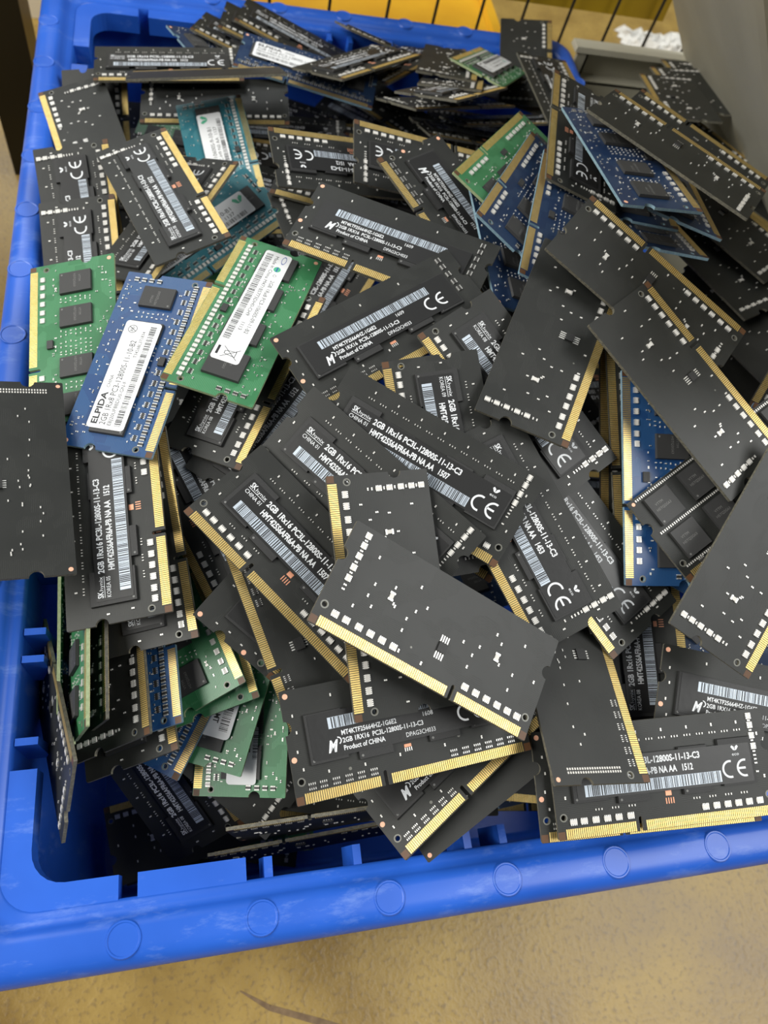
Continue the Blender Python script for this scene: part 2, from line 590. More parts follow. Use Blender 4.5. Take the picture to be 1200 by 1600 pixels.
        for x in (-17.8, -16.4, -4.6, -3.0, 0.0, 1.6, 3.4, 4.8, 16.0, 18.0):
            for q in range(7):
                chipcap(c, x + rnd.uniform(-.4, .4), -4 + q * 1.7, rnd.random() < .5, 0.3)
        for y in (11, 8.4, 5.8, 3.0):
            array(c, 30.9, y, True, s=0.8, body='capd')
        c.box(-1.6, 1.6, -8.6, -6.6, HT, HT + .8, 'chipg')
        c.disc(-32.2, 13.2, 0.75, HT + .012, 'pink', 16)
    elif t == 'CR':
        for x0 in (-29.4, -15.6, 6.4, 20.2):
            for y0 in (-9.3, 3.1):
                P.append(('memory_chip', chip_mesh('memory_chip', x0, x0 + 9.2, y0, y0 + 9.8, 'chipg', 1.1), None, []))
        for y in (14.0, 1.8, -10.6):
            for i in range(80):
                x = -31.2 + i * 0.79
                if abs(x) > 4:
                    chipcap(c, x, y, True, 0.36)
        for x in (-26, -22.5, -19, -15.5, 14, 18, 22, 26):
            pads4(c, x, -11.8)
        c.disc(-32.4, 13.6, 0.6, HT + .012, 'pink', 12)
    for hx in (-31.7, 31.7):
        c.ring(hx, -9.2, 0.76, 1.12, HT + .012, 'ring', 14)
    P.append(('surface_components', c.mesh('surface_components'), None, []))
    return P, rear, col


def label_parts(t, v):
    """The sticker over the chips with its print: (name, mesh, label, sub-parts)."""
    s, pr, bc = MB(), MB(), MB()
    z = HT + 1.0
    if t == 'KF':
        z += .02
        s.rrect(-27.2, 27.3, -4.9, 5.9, z - .02, z + .08, .4, 'sticker')
        zt = z + .1
        pr.text('SK', -26.3, 3.7, 1.6, zt, 'print_white', 2.0, .02)
        pr.text('hynix', -24.1, 3.7, 1.1, zt, 'print_white', 4.2)
        pr.poly([(-26.3, 3.2, zt), (-19.9, 3.2, zt), (-19.9, 3.35, zt), (-26.3, 3.35, zt)], 'print_white')
        pr.text(v[0], -26.3, 1.5, 1.2, zt, 'print_white', 6.2)
        pr.text('2GB 1Rx16 PC3L-12800S-11-13-C3', -18.9, 3.1, 1.75, zt, 'print_white', 30.2, .03)
        pr.text('HMT425S6AFR6A-PB NA AA   ' + v[1], -18.3, 0.1, 1.75, zt, 'print_white', 27.0, .03)
        barcode(bc, -24.9, 17.1, -4.2, -1.1, zt, seed=hash_(v[1]))
        ce = MB()
        ce_mark(ce, 20.2, -1.0, 2.5, zt)
        leaf(pr, 22.6, 4.0, 1.5, zt, 'print_white')
        pr.text('eco', 21.5, 2.6, .9, zt, 'print_white', 2.2)
        subs = [('barcode', bc, 'silvery barcode'), ('printed_text', pr, 'white print'), ('ce_mark', ce, 'white CE mark')]
        lab = 'black sticker'
    elif t == 'MF':
        z += .02
        s.rrect(-27.6, 26.0, -4.8, 7.2, z - .02, z + .08, .4, 'sticker')
        zt = z + .1
        barcode(bc, -22.2, 18.0, 2.6, 5.6, zt, seed=11)
        # the maker's slanted M with its swirl
        pr.text('M', -23.3, -3.4, 2.9, zt, 'print_white', 3.0, .04, .35)
        pr.ring(-20.3, -0.8, .75, 1.05, zt, 'print_white', 10, -1.2, 1.6)
        pr.text('MT4KTF25664HZ-1G6E2', -19.0, 0.4, 1.25, zt, 'print_white', 15.6, .02)
        pr.text('2GB 1RX16  PC3L-12800S-11-13-C3', -19.0, -1.6, 1.25, zt, 'print_white', 23.0, .02)
        pr.text('Product of CHINA', -19.0, -3.6, 1.25, zt, 'print_white', 11.6, .02)
        pr.text(v[1], 4.4, 0.6, 1.2, zt, 'print_white', 2.9)
        pr.text('DPAG3CH033', -1.4, -3.9, 1.2, zt, 'print_white', 8.5)
        ce = MB()
        ce_mark(ce, 16.6, -0.8, 2.4, zt)
        subs = [('barcode', bc, 'silvery barcode'), ('printed_text', pr, 'white print'), ('ce_mark', ce, 'white CE mark')]
        lab = 'black sticker'
    elif t == 'EB':
        z += .12
        s.rrect(-27.0, 13.5, -3.9, 8.2, z, z + .1, 1.1, 'white')
        zt = z + .12
        pr.text('ELPIDA', -25.6, 5.2, 1.9, zt, 'ink', 11.5, .03)
        pr.text('CHINA', -12.4, 5.4, 1.2, zt, 'ink', 4.6)
        pr.text('2GB 1Rx8 PC3-12800S-11-10-B2', -25.6, 2.5, 1.9, zt, 'ink', 31.5)
        pr.text('EBJ20UF8BDU0-GN-F', -25.6, 0.6, 1.2, zt, 'ink', 16.0)
        pr.text('T3426BL371834', -0.5, 0.6, 1.1, zt, 'ink', 10.2)
        pr.ring(10.3, 5.3, 1.35, 1.55, zt, 'ink', 20)
        pr.text('Pb', 9.4, 4.8, 1.1, zt, 'ink', 1.8)
        pr.poly([(9.4, 4.1, zt), (9.6, 4.0, zt), (11.3, 6.5, zt), (11.1, 6.6, zt)], 'ink')
        barcode(bc, -25.6, 12.0, -2.6, -0.4, zt, None, 'ink', 21, .1)
        subs = [('barcode', bc, None), ('printed_text', pr, 'black print')]
        lab = 'white paper label'
    elif t == 'SG':
        z += .12
        s.rrect(-30.0, 21.2, -4.1, 5.4, z, z + .1, 1.1, 'white')
        zt = z + .12
        pr.ring(-27.2, 3.2, 1.55, 1.95, zt, 'inkblue', 20, sy=.42)
        pr.disc(-22.4, 2.4, 1.25, zt, 'inkgreen', 16)
        pr.poly([(-23.5, 2.2, zt + .01), (-21.3, 2.2, zt + .01), (-21.3, 2.6, zt + .01), (-23.5, 2.6, zt + .01)], 'inkblue')
        pr.ring(-19.3, 2.6, .45, .6, zt, 'ink', 12)
        pr.text('2GB 1Rx8 PC3-10600S-09-11-B2', -16.8, 2.2, 1.35, zt, 'ink', 25.0)
        pr.text('Made in China M471B5773DH0-CH9', -28.2, -0.1, 1.25, zt, 'ink', 29.0)
        pr.text('1113', 4.0, -0.1, 1.25, zt, 'ink', 3.4)
        # crossed-out wheeled bin
        for a, b_, c_, d_ in ((15.4, 4.2, 19.8, -1.2), (15.4, -1.2, 19.8, 4.2), (16.4, 3.2, 18.8, 3.2), (16.5, 3.2, 17.0, -.4), (18.7, 3.2, 18.2, -.4), (17.0, -.4, 18.2, -.4)):
            l_ = math.hypot(c_ - a, d_ - b_)
            nx, ny = -(d_ - b_) / l_ * .1, (c_ - a) / l_ * .1
            pr.poly([(a + nx, b_ + ny, zt), (a - nx, b_ - ny, zt), (c_ - nx, d_ - ny, zt), (c_ + nx, d_ + ny, zt)], 'ink')
        pr.box(15.6, 19.2, -3.1, -2.3, zt - .01, zt + .01, 'ink')
        barcode(bc, -28.6, 12.6, -3.4, -1.0, zt, None, 'ink', 33, .1)
        subs = [('barcode', bc, None), ('printed_text', pr, None)]
        lab = 'white paper label'
    elif t == 'SM':
        z += .12
        s.rrect(12.0, 30.0, -4.0, 5.6, z, z + .1, 1.1, 'white') if v[1] == 'x' else s.rrect(4.0, 24.6, -2.0, 8.2, z, z + .1, 1.6, 'white')
        zt = z + .12
        pr.text('MT', 17.4, 1.4, 1.8, zt, 'ink', 2.8, .03)
        pr.text('WARRANTY VOID', 8.6, -.9, 1.2, zt, 'ink', 12.0, .02)
        pr.text('IF REMOVED', 6.6, 1.6, 1.1, zt, 'ink', 8.0)
        barcode(bc, 8.0, 23.0, 4.0, 7.0, zt, None, 'ink', 44, .1)
        subs = [('barcode', bc, None), ('printed_text', pr, 'black print')]
        lab = 'white paper label'
    elif t == 'ET':
        z += .12
        s.rrect(-26.5, 23.6, -3.9, 6.9, z, z + .1, 1.0, 'white')
        zt = z + .12
        leaf(pr, 20.2, 2.4, 3.2, zt, 'inkgreen')
        pr.text('hynix KOREA 08', -24.0, 4.6, 1.4, zt, 'ink', 12)
        pr.text('2GB 2Rx8 PC3-10600S-9-10-B1', -24.0, 1.7, 1.8, zt, 'ink', 39)
        pr.text('HMT125S6BFR8C-H9 N0 AA  1137', -24.0, -0.6, 1.5, zt, 'ink', 39)
        barcode(bc, -24.0, 20.0, -3.2, -1.2, zt, None, 'ink', 55, .1)
        subs = [('barcode', bc, None), ('printed_text', pr, None)]
        lab = 'white paper label with green leaf'
    else:
        return []
    return [('sticker', s.mesh('sticker'), lab, [(n, m_.mesh(n), l_) for n, m_, l_ in subs])]


def hash_(s):
    return sum(ord(c_) * (i + 3) for i, c_ in enumerate(s))


_KP, _LP = {}, {}


def memory_module(t, pos, quat, label, v=None, group='memory modules heaped in the blue bin'):
    """A module: Empty at the board's centre, its parts sharing mesh data with the others of its kind."""
    if t not in _KP:
        _KP[t] = kind_parts(t)
    P, rear, col = _KP[t]
    root = empty('memory_module')
    root.rotation_mode = 'QUATERNION'
    root.location = [p * MM for p in pos]
    root.rotation_quaternion = quat
    tag(root, label, 'memory module', group)
    for n, me, lb, sub in P:
        o = link(n, me, root)
        if lb:
            o['label'] = lb
    v = v or ('KOREA 08', '1512')
    if t == 'EN':
        t = 'EB'
    if (t, v) not in _LP:
        _LP[(t, v)] = label_parts(t, v)
    for n, me, lb, sub in _LP[(t, v)]:
        o = link(n, me, root)
        if lb:
            o['label'] = lb
        for n2, me2, lb2 in sub:
            o2 = link(n2, me2, o)
            if lb2:
                o2['label'] = lb2
    return root


# ------------------------------------------------------------------ setting
def plastic(name, col, dark, rough=0.35, scuff=None, scale=25.0):
    m = mat(name, col, rough, spec=0.5, noise=dark, bump=0.12, scale=scale)
    if scuff:
        nt = m.node_tree
        b = nt.nodes['Principled BSDF']
        src = b.inputs['Base Color'].links[0].from_socket
        tc = nt.nodes.new('ShaderNodeTexCoord')
        mp = nt.nodes.new('ShaderNodeMapping')
        mp.inputs['Scale'].default_value = (1, 3.2, 1)
        nt.links.new(tc.outputs['Object'], mp.inputs['Vector'])
        n = nt.nodes.new('ShaderNodeTexNoise')
        n.inputs['Scale'].default_value = 38
        n.inputs['Detail'].default_value = 10
        n.inputs['Roughness'].default_value = 0.75
        nt.links.new(mp.outputs[0], n.inputs['Vector'])
        mr = nt.nodes.new('ShaderNodeMapRange')
        mr.inputs['From Min'].default_value = 0.54
        mr.inputs['From Max'].default_value = 0.8
        mr.inputs['To Max'].default_value = 0.75
        nt.links.new(n.outputs['Fac'], mr.inputs['Value'])
        mx = nt.nodes.new('ShaderNodeMix')
        mx.data_type = 'RGBA'
        mx.inputs['B'].default_value = (*scuff, 1)
        nt.links.new(mr.outputs[0], mx.inputs['Factor'])
        nt.links.new(src, mx.inputs['A'])
        nt.links.new(mx.outputs['Result'], b.inputs['Base Color'])
    return m


blue_pl = plastic('blue_polypropylene', (0.022, 0.120, 0.60), (0.016, 0.095, 0.50), 0.36, (0.20, 0.32, 0.70))
grey_pl = plastic('grey_polypropylene', (0.47, 0.45, 0.36), (0.41, 0.39, 0.31), 0.55)
yellow_pl = plastic('yellow_plastic', (0.85, 0.47, 0.015), (0.75, 0.38, 0.01), 0.5)
yellow_pt = plastic('yellow_beam_paint', (0.42, 0.27, 0.012), (0.34, 0.21, 0.01), 0.45)
cream = plastic('cream_carton', (0.85, 0.80, 0.66), (0.75, 0.70, 0.56), 0.8)
black_pt = plastic('black_gloss_paint', (0.004, 0.004, 0.003), (0.003, 0.003, 0.002), 0.3)
wire_m = mat('black_wire', (0.015, 0.013, 0.012), 0.5)
film = mat('white_plastic_film', (0.65, 0.64, 0.6), 0.35, bump=0.6, scale=150)

# concrete floor
fm = D.materials.new('sealed_concrete')
fm.use_nodes = True
nt = fm.node_tree
b_ = nt.nodes['Principled BSDF']
b_.inputs['Roughness'].default_value = 0.33
tc = nt.nodes.new('ShaderNodeTexCoord')
n1 = nt.nodes.new('ShaderNodeTexNoise')
n1.inputs['Scale'].default_value = 14
n1.inputs['Detail'].default_value = 12
n1.inputs['Roughness'].default_value = 0.62
nt.links.new(tc.outputs['Object'], n1.inputs['Vector'])
r1 = nt.nodes.new('ShaderNodeValToRGB')
r1.color_ramp.elements[0].position = 0.3
r1.color_ramp.elements[0].color = (0.17, 0.100, 0.020, 1)
r1.color_ramp.elements[1].position = 0.72
r1.color_ramp.elements[1].color = (0.42, 0.285, 0.075, 1)
nt.links.new(n1.outputs['Fac'], r1.inputs['Fac'])
n2 = nt.nodes.new('ShaderNodeTexNoise')
n2.inputs['Scale'].default_value = 420
n2.inputs['Detail'].default_value = 6
nt.links.new(tc.outputs['Object'], n2.inputs['Vector'])
mr = nt.nodes.new('ShaderNodeMapRange')
mr.inputs['From Min'].default_value = 0.52
mr.inputs['From Max'].default_value = 0.70
mr.inputs['To Max'].default_value = 0.6
nt.links.new(n2.outputs['Fac'], mr.inputs['Value'])
mx = nt.nodes.new('ShaderNodeMix')
mx.data_type = 'RGBA'
mx.inputs['B'].default_value = (0.13, 0.085, 0.04, 1)
nt.links.new(mr.outputs[0], mx.inputs['Factor'])
nt.links.new(r1.outputs['Color'], mx.inputs['A'])
nt.links.new(mx.outputs['Result'], b_.inputs['Base Color'])
bp = nt.nodes.new('ShaderNodeBump')
bp.inputs['Strength'].default_value = 0.3
bp.inputs['Distance'].default_value = 0.001
nt.links.new(n2.outputs['Fac'], bp.inputs['Height'])
nt.links.new(bp.outputs['Normal'], b_.inputs['Normal'])
rr_ = nt.nodes.new('ShaderNodeMapRange')
rr_.inputs['To Min'].default_value = 0.22
rr_.inputs['To Max'].default_value = 0.55
nt.links.new(n1.outputs['Fac'], rr_.inputs['Value'])
nt.links.new(rr_.outputs[0], b_.inputs['Roughness'])
f = MB()
f.box(-3000, 3000, -2000, 4000, -175, -150, fm)
tag(link('floor', f.mesh('floor')), 'worn sealed tan concrete floor under the bins', kind='structure')

# dark drag marks scratched into the concrete in front of the bin
sm = mat('rubber_drag_mark', (0.12, 0.07, 0.03), 0.6, noise=(0.19, 0.12, 0.055), scale=300)


def strip_mesh(pts, wds, z):
    b = MB()
    for i in range(len(pts) - 1):
        (x0, y0), (x1, y1) = pts[i], pts[i + 1]
        l_ = math.hypot(x1 - x0, y1 - y0)
        nx, ny = -(y1 - y0) / l_, (x1 - x0) / l_
        a, c = wds[i] / 2, wds[i + 1] / 2
        b.poly([(x0 - nx * a, y0 - ny * a, z), (x1 - nx * c, y1 - ny * c, z), (x1 + nx * c, y1 + ny * c, z), (x0 + nx * a, y0 + ny * a, z)], sm)
    return b


for pts_, wd_ in (([(8, -32), (20, -40), (40, -48), (62, -57), (84, -72)], [0.5, 2.2, 2.6, 2.0, 1.6]), ([(48, -54), (56, -62), (70, -70), (82, -80)], [0.4, 2.6, 2.4, 0.6])):
    tag(link('trim_1', strip_mesh(pts_, wd_, -149.8).mesh('drag_mark')), None, None, None, 'structure')

# ------------------------------------------------------------------ blue bin
BX0, BX1, BY0, BY1 = -74.0, 224.0, -11.0, 442.0       # outer edge of the rim flange


def loop(inset, z, rad):
    x0, x1, y0, y1 = BX0 + inset, BX1 - inset, BY0 + inset, BY1 - inset
    pts = []
    for cx, cy, a in ((x1 - rad, y0 + rad, -90), (x1 - rad, y1 - rad, 0), (x0 + rad, y1 - rad, 90), (x0 + rad, y0 + rad, 180)):
        for i in range(9):
            t_ = math.radians(a + 11.25 * i)
            pts.append((cx + rad * math.cos(t_), cy + rad * math.sin(t_), z))
    return pts


def shell(profile, k):
    b = MB()
    rings = [loop(*p) for p in profile]
    n = len(rings[0])
    for r_ in rings:
        b.v += r_
    for j in range(len(rings) - 1):
        for i in range(n):
            a, c = j * n + i, j * n + (i + 1) % n
            b.f.append((a, c, c + n, a + n))
            b.m.append(b.mi(k))
    return b


bin_root = tag(empty('storage_bin', (0.075, 0.215, -0.15)), 'blue plastic storage bin heaped full of memory modules, standing on the floor', 'storage bin')


def bpart(name, b, label=None, smooth=False):
    o = link(name, b.mesh(name, smooth), bin_root)
    o.matrix_parent_inverse = Matrix.Translation((-0.075, -0.215, 0.15))
    if label:
        o['label'] = label
    return o


# walls: the shell runs down inside, across the floor of the bin and up outside
body = shell([(17.6, -7.0, 10), (17.8, -20.0, 10), (18.6, -70, 12), (24.3, -146, 14), (25.5, -147, 12)], blue_pl)
n = 36
body.poly(list(reversed(loop(25.5, -147, 12))), blue_pl)
out_ = shell([(15.6, -5, 12), (15.9, -20, 12), (16.6, -70, 14), (22.5, -149.9, 16)], blue_pl)
off = len(body.v)
body.v += out_.v
body.f += [tuple(off + i for i in reversed(q)) for q in out_.f]
body.m += out_.m
bo = bpart('body', body, None, True)
rim = shell([(3.0, -16.0, 10), (0.8, -13.0, 12), (0.0, -9.0, 13), (0.3, -5.0, 13), (1.6, -1.9, 13), (3.6, -0.4, 12.5), (6.0, 0.0, 12), (9.8, 0.0, 11.5), (11.6, -0.5, 11), (12.8, -1.9, 10.8), (13.6, -3.0, 10.6),
             (15.0, -3.4, 10.4), (16.6, -3.8, 10.2), (17.4, -4.4, 10), (17.6, -7.2, 10)], blue_pl)
bpart('rim', rim, None, True)

# inner shelf below the rim: corner shelves, pegs and open slots
ZT, ZB = -4.2, -13.0


def peg(x0, x1, y0, y1):
    b = MB()
    b.box(x0, x1, y0, y1, ZB - 10, ZT - .6, blue_pl, taper=0.5)
    bpart('rib', b)


def shelf(pts):
    n_ = len(pts)
    ledge = MB()
    ledge.poly([(x, y, ZT) for x, y in pts], blue_pl)
    ledge.poly([(x, y, ZB) for x, y in reversed(pts)], blue_pl)
    for i in range(n_):
        a, c = pts[i], pts[(i + 1) % n_]
        ledge.poly([(a[0], a[1], ZB), (c[0], c[1], ZB), (c[0], c[1], ZT), (a[0], a[1], ZT)], blue_pl)
    bpart('inner_shelf', ledge)


def corner(cx, cy, sx, sy):
    """L-shaped corner shelf with a rounded inner corner; cx, cy is the inner wall's corner."""
    lx, ly, wd, r = 30.2, 38.0, 7.3, 9.0
    pts = [(0, 0), (lx, 0), (lx, wd), (wd + r, wd)]
    pts += [(wd + r - r * math.sin(t_), wd + r - r * math.cos(t_)) for t_ in [math.pi / 12 * i for i in range(1, 6)]]
    pts += [(wd, wd + r), (wd, ly), (0, ly)]
    pts = [(cx + sx * x, cy + sy * y) for x, y in pts]
    if sx * sy < 0:
        pts.reverse()
    shelf(pts)


ix0, ix1, iy0, iy1 = -55.2, 205.2, 6.6, 423.2
corner(ix0 - 1.5, iy0 - 1.5, 1, 1)
corner(ix1 + 1.5, iy0 - 1.5, -1, 1)
corner(ix0 - 1.5, iy1 + 1.5, 1, -1)
corner(ix1 + 1.5, iy1 + 1.5, -1, -1)
for y0, y1, sg in ((iy0 - 1.5, iy0 + 5.8, 1), (iy1 - 5.8, iy1 + 1.5, -1)):
    shelf([(-21.5, y0), (8.0, y0), (8.0, y1), (-21.5, y1)])
    shelf([(142.0, y0), (171.5, y0), (171.5, y1), (142.0, y1)])
    for x in (12.6, 38.6, 73.0, 84.6, 108.0, 134.0):
        peg(x, x + 3.4, y0, y1)
for x0, x1 in ((ix0 - 1.5, ix0 + 5.8), (ix1 - 5.8, ix1 + 1.5)):
    for y in (49.6, 74.4, 83.2, 108, 119, 142, 165, 200, 211, 246, 257, 292, 303, 330):
        peg(x0, x1, y, y + 3.2)
    shelf([(x0, 346), (x1, 346), (x1, 372), (x0, 372)])

# moulded discs along the rim's top
emb = MB()
spots = [(-24.5 + 36 * i, -3.4) for i in range(-1, 7)] + [(-24.5 + 36 * i, 434.6) for i in range(-1, 7)]
spots += [(-67.8, 34 + 33.1 * i) for i in range(0, 12)] + [(217.6, 34 + 33.1 * i) for i in range(0, 12)]
for x, y in spots:
    if not (-70 < x < 221):
        continue
    R_ = 4.3
    N = 28
    prof = [(R_ + .45, -0.25), (R_ + .15, 0.22), (R_ - .25, 0.22), (R_ - .5, 0.03), (0.0, 0.03)]
    for j in range(len(prof) - 1):
        for i in range(N):
            a, c = 2 * math.pi * i / N, 2 * math.pi * (i + 1) / N
            (r0, z0), (r1, z1) = prof[j], prof[j + 1]
            q = [(x + r0 * math.cos(a), y + r0 * math.sin(a), z0), (x + r0 * math.cos(c), y + r0 * math.sin(c), z0)]
            q += [(x + r1 * math.cos(c), y + r1 * math.sin(c), z1)] + ([(x + r1 * math.cos(a), y + r1 * math.sin(a), z1)] if r1 else [])
            emb.poly(q, blue_pl)
bpart('moulded_disc_row', emb, 'round moulded discs pressed into the blue rim')
bin_root['kind'] = 'thing'
del bin_root['kind']

# ------------------------------------------------------------------ grey tote with its flap
tote = tag(empty('grey_tote', (0.265, 0.3, -0.15)), 'grey plastic tote against the blue bin, its lid flap leaning inward', 'storage tote')


def tpart(name, b, label=None):
    o = link(name, b.mesh(name), tote)
    o.matrix_parent_inverse = Matrix.Translation((-0.265, -0.3, 0.15))
    if label:
        o['label'] = label
    return o


gb = MB()
TX0, TX1, TY0, TY1 = 227.0, 309.0, 60.0, 442.0
gb.box(TX0, TX1, TY0, TY1, -149.9, -146, grey_pl)
gb.box(TX0, TX0 + 2.5, TY0, TY1, -146, -12, grey_pl)
gb.box(TX1 - 2.5, TX1, TY0, TY1, -146, -1, grey_pl)
gb.box(TX0, TX1, TY0, TY0 + 2.5, -146, -12, grey_pl)
# far wall with a grip recess
wy = TY1 - 8
gb.box(TX0 + 2.5, TX1 - 2.5, wy, wy + 2.5, -146, -20.5, grey_pl)
gb.box(TX0 + 2.5, 237, wy, wy + 2.5, -21, -3, grey_pl)
gb.box(292, TX1 - 2.5, wy, wy + 2.5, -21, -3, grey_pl)
gb.box(237, 292, wy + 8, wy + 9, -22, -3, grey_pl)
gb.box(237, 292, wy, wy + 9, -22, -20, grey_pl)
gb.box(235.5, 237, wy, wy + 9, -21, -3, grey_pl)
gb.box(292, 293.5, wy, wy + 9, -21, -3, grey_pl)
gb.box(TX0, TX1, wy - 1, TY1 + 1, -3.2, 0, grey_pl, taper=0.6)
tpart('body', gb)
fl = MB()
fl.box(-1.5, 1.5, 10, 330, 0, 210, grey_pl)
fl.box(-4.0, -1.5, 150, 160, 2, 210, grey_pl)
fo = tpart('lid_flap', fl, 'grey flap leaning over the tote')
fo.matrix_parent_inverse = Matrix.Translation((-0.265, -0.3, 0.15)) @ Matrix.Translation((0.3045, 0.109, 0.0)) @ Matrix.Rotation(math.radians(-41.0), 4, 'Y')

# ------------------------------------------------------------------ rack behind
beam = MB()
beam.box(-300, 303, 480, 530, -2.6, 60, yellow_pt, taper=1.5)
beam.box(-300, 303, 482, 528, 4, 52, yellow_pt)
tag(link('rack_beam', beam.mesh('rack_beam')), 'yellow painted steel rack beam running behind the bins', 'rack beam')
guard = tag(empty('wire_guard', (0.2, 0.476, -0.15)), 'guard of thin black upright wires below the yellow beam', 'wire guard')
for i, x in enumerate([-62, -26, 10, 46, 82, 118, 148, 177, 205, 235, 265, 295, 325, 355]):
    wb = MB()
    N = 8
    for k_ in range(N):
        a, c = 2 * math.pi * k_ / N, 2 * math.pi * (k_ + 1) / N
        wb.poly([(x + math.cos(a), 476 + math.sin(a), -150), (x + math.cos(c), 476 + math.sin(c), -150),
                 (x + math.cos(c), 476 + math.sin(c), 40), (x + math.cos(a), 476 + math.sin(a), 40)], wire_m)
    o = link('wire', wb.mesh('wire', True), guard)
    o.matrix_parent_inverse = Matrix.Translation((-0.2, -0.476, 0.15))
wb = MB()
wb.box(-80, 370, 474.5, 477.5, -149, -146, wire_m)
wb.box(-80, 370, 477.2, 479.2, 20, 23, wire_m)
o = link('cross_bar', wb.mesh('cross_bar'), guard)
o.matrix_parent_inverse = Matrix.Translation((-0.2, -0.476, 0.15))

yb = MB()
yb.box(34, 220, 503, 716, -149.9, -66, yellow_pl)
yb.box(30, 224, 499, 720, -66, -60, yellow_pl, taper=0.8)
yb.box(215, 224, 499, 720, -60, -56, yellow_pl, taper=1.2)
yb.box(30, 39, 499, 720, -60, -56, yellow_pl, taper=1.2)
yb.box(39, 215, 711, 720, -60, -56, yellow_pl, taper=1.2)
tag(link('yellow_crate', yb.mesh('yellow_crate')), 'yellow plastic crate with raised lid edge standing behind the blue bin', 'crate')

cr = MB()
cr.box(-150, -60, 655, 700, -150, 40, cream)
tag(link('carton', cr.mesh('carton')), 'cream carton behind the far left corner of the blue bin', 'carton')
po = MB()
po.box(-121.4, -94.5, 470, 498, -150, 500, black_pt)
tag(link('rack_post', po.mesh('rack_post')), 'glossy black upright post beyond the left rim of the blue bin', 'rack post')

# crumpled white film on the floor beyond the tote
pf = MB()
rr = random.Random(4)
N, M_ = 22, 8
hgt = [[rr.uniform(1, 8) * (1 if 0 < i < N and 0 < j < M_ else 0) for j in range(M_ + 1)] for i in range(N + 1)]
for i in range(N):
    for j in range(M_):
        def P_(a, c):
            return (428 + 84 * a / N + 3 * math.sin(c * 2.1), 722 + 28 * c / M_ + 4 * math.sin(a * 1.3), -149.5 + hgt[a][c])
        pf.poly([P_(i, j), P_(i + 1, j), P_(i + 1, j + 1), P_(i, j + 1)], film)
tag(link('plastic_film', pf.mesh('plastic_film')), 'crumpled white plastic film lying on the floor behind the grey tote', 'plastic film')

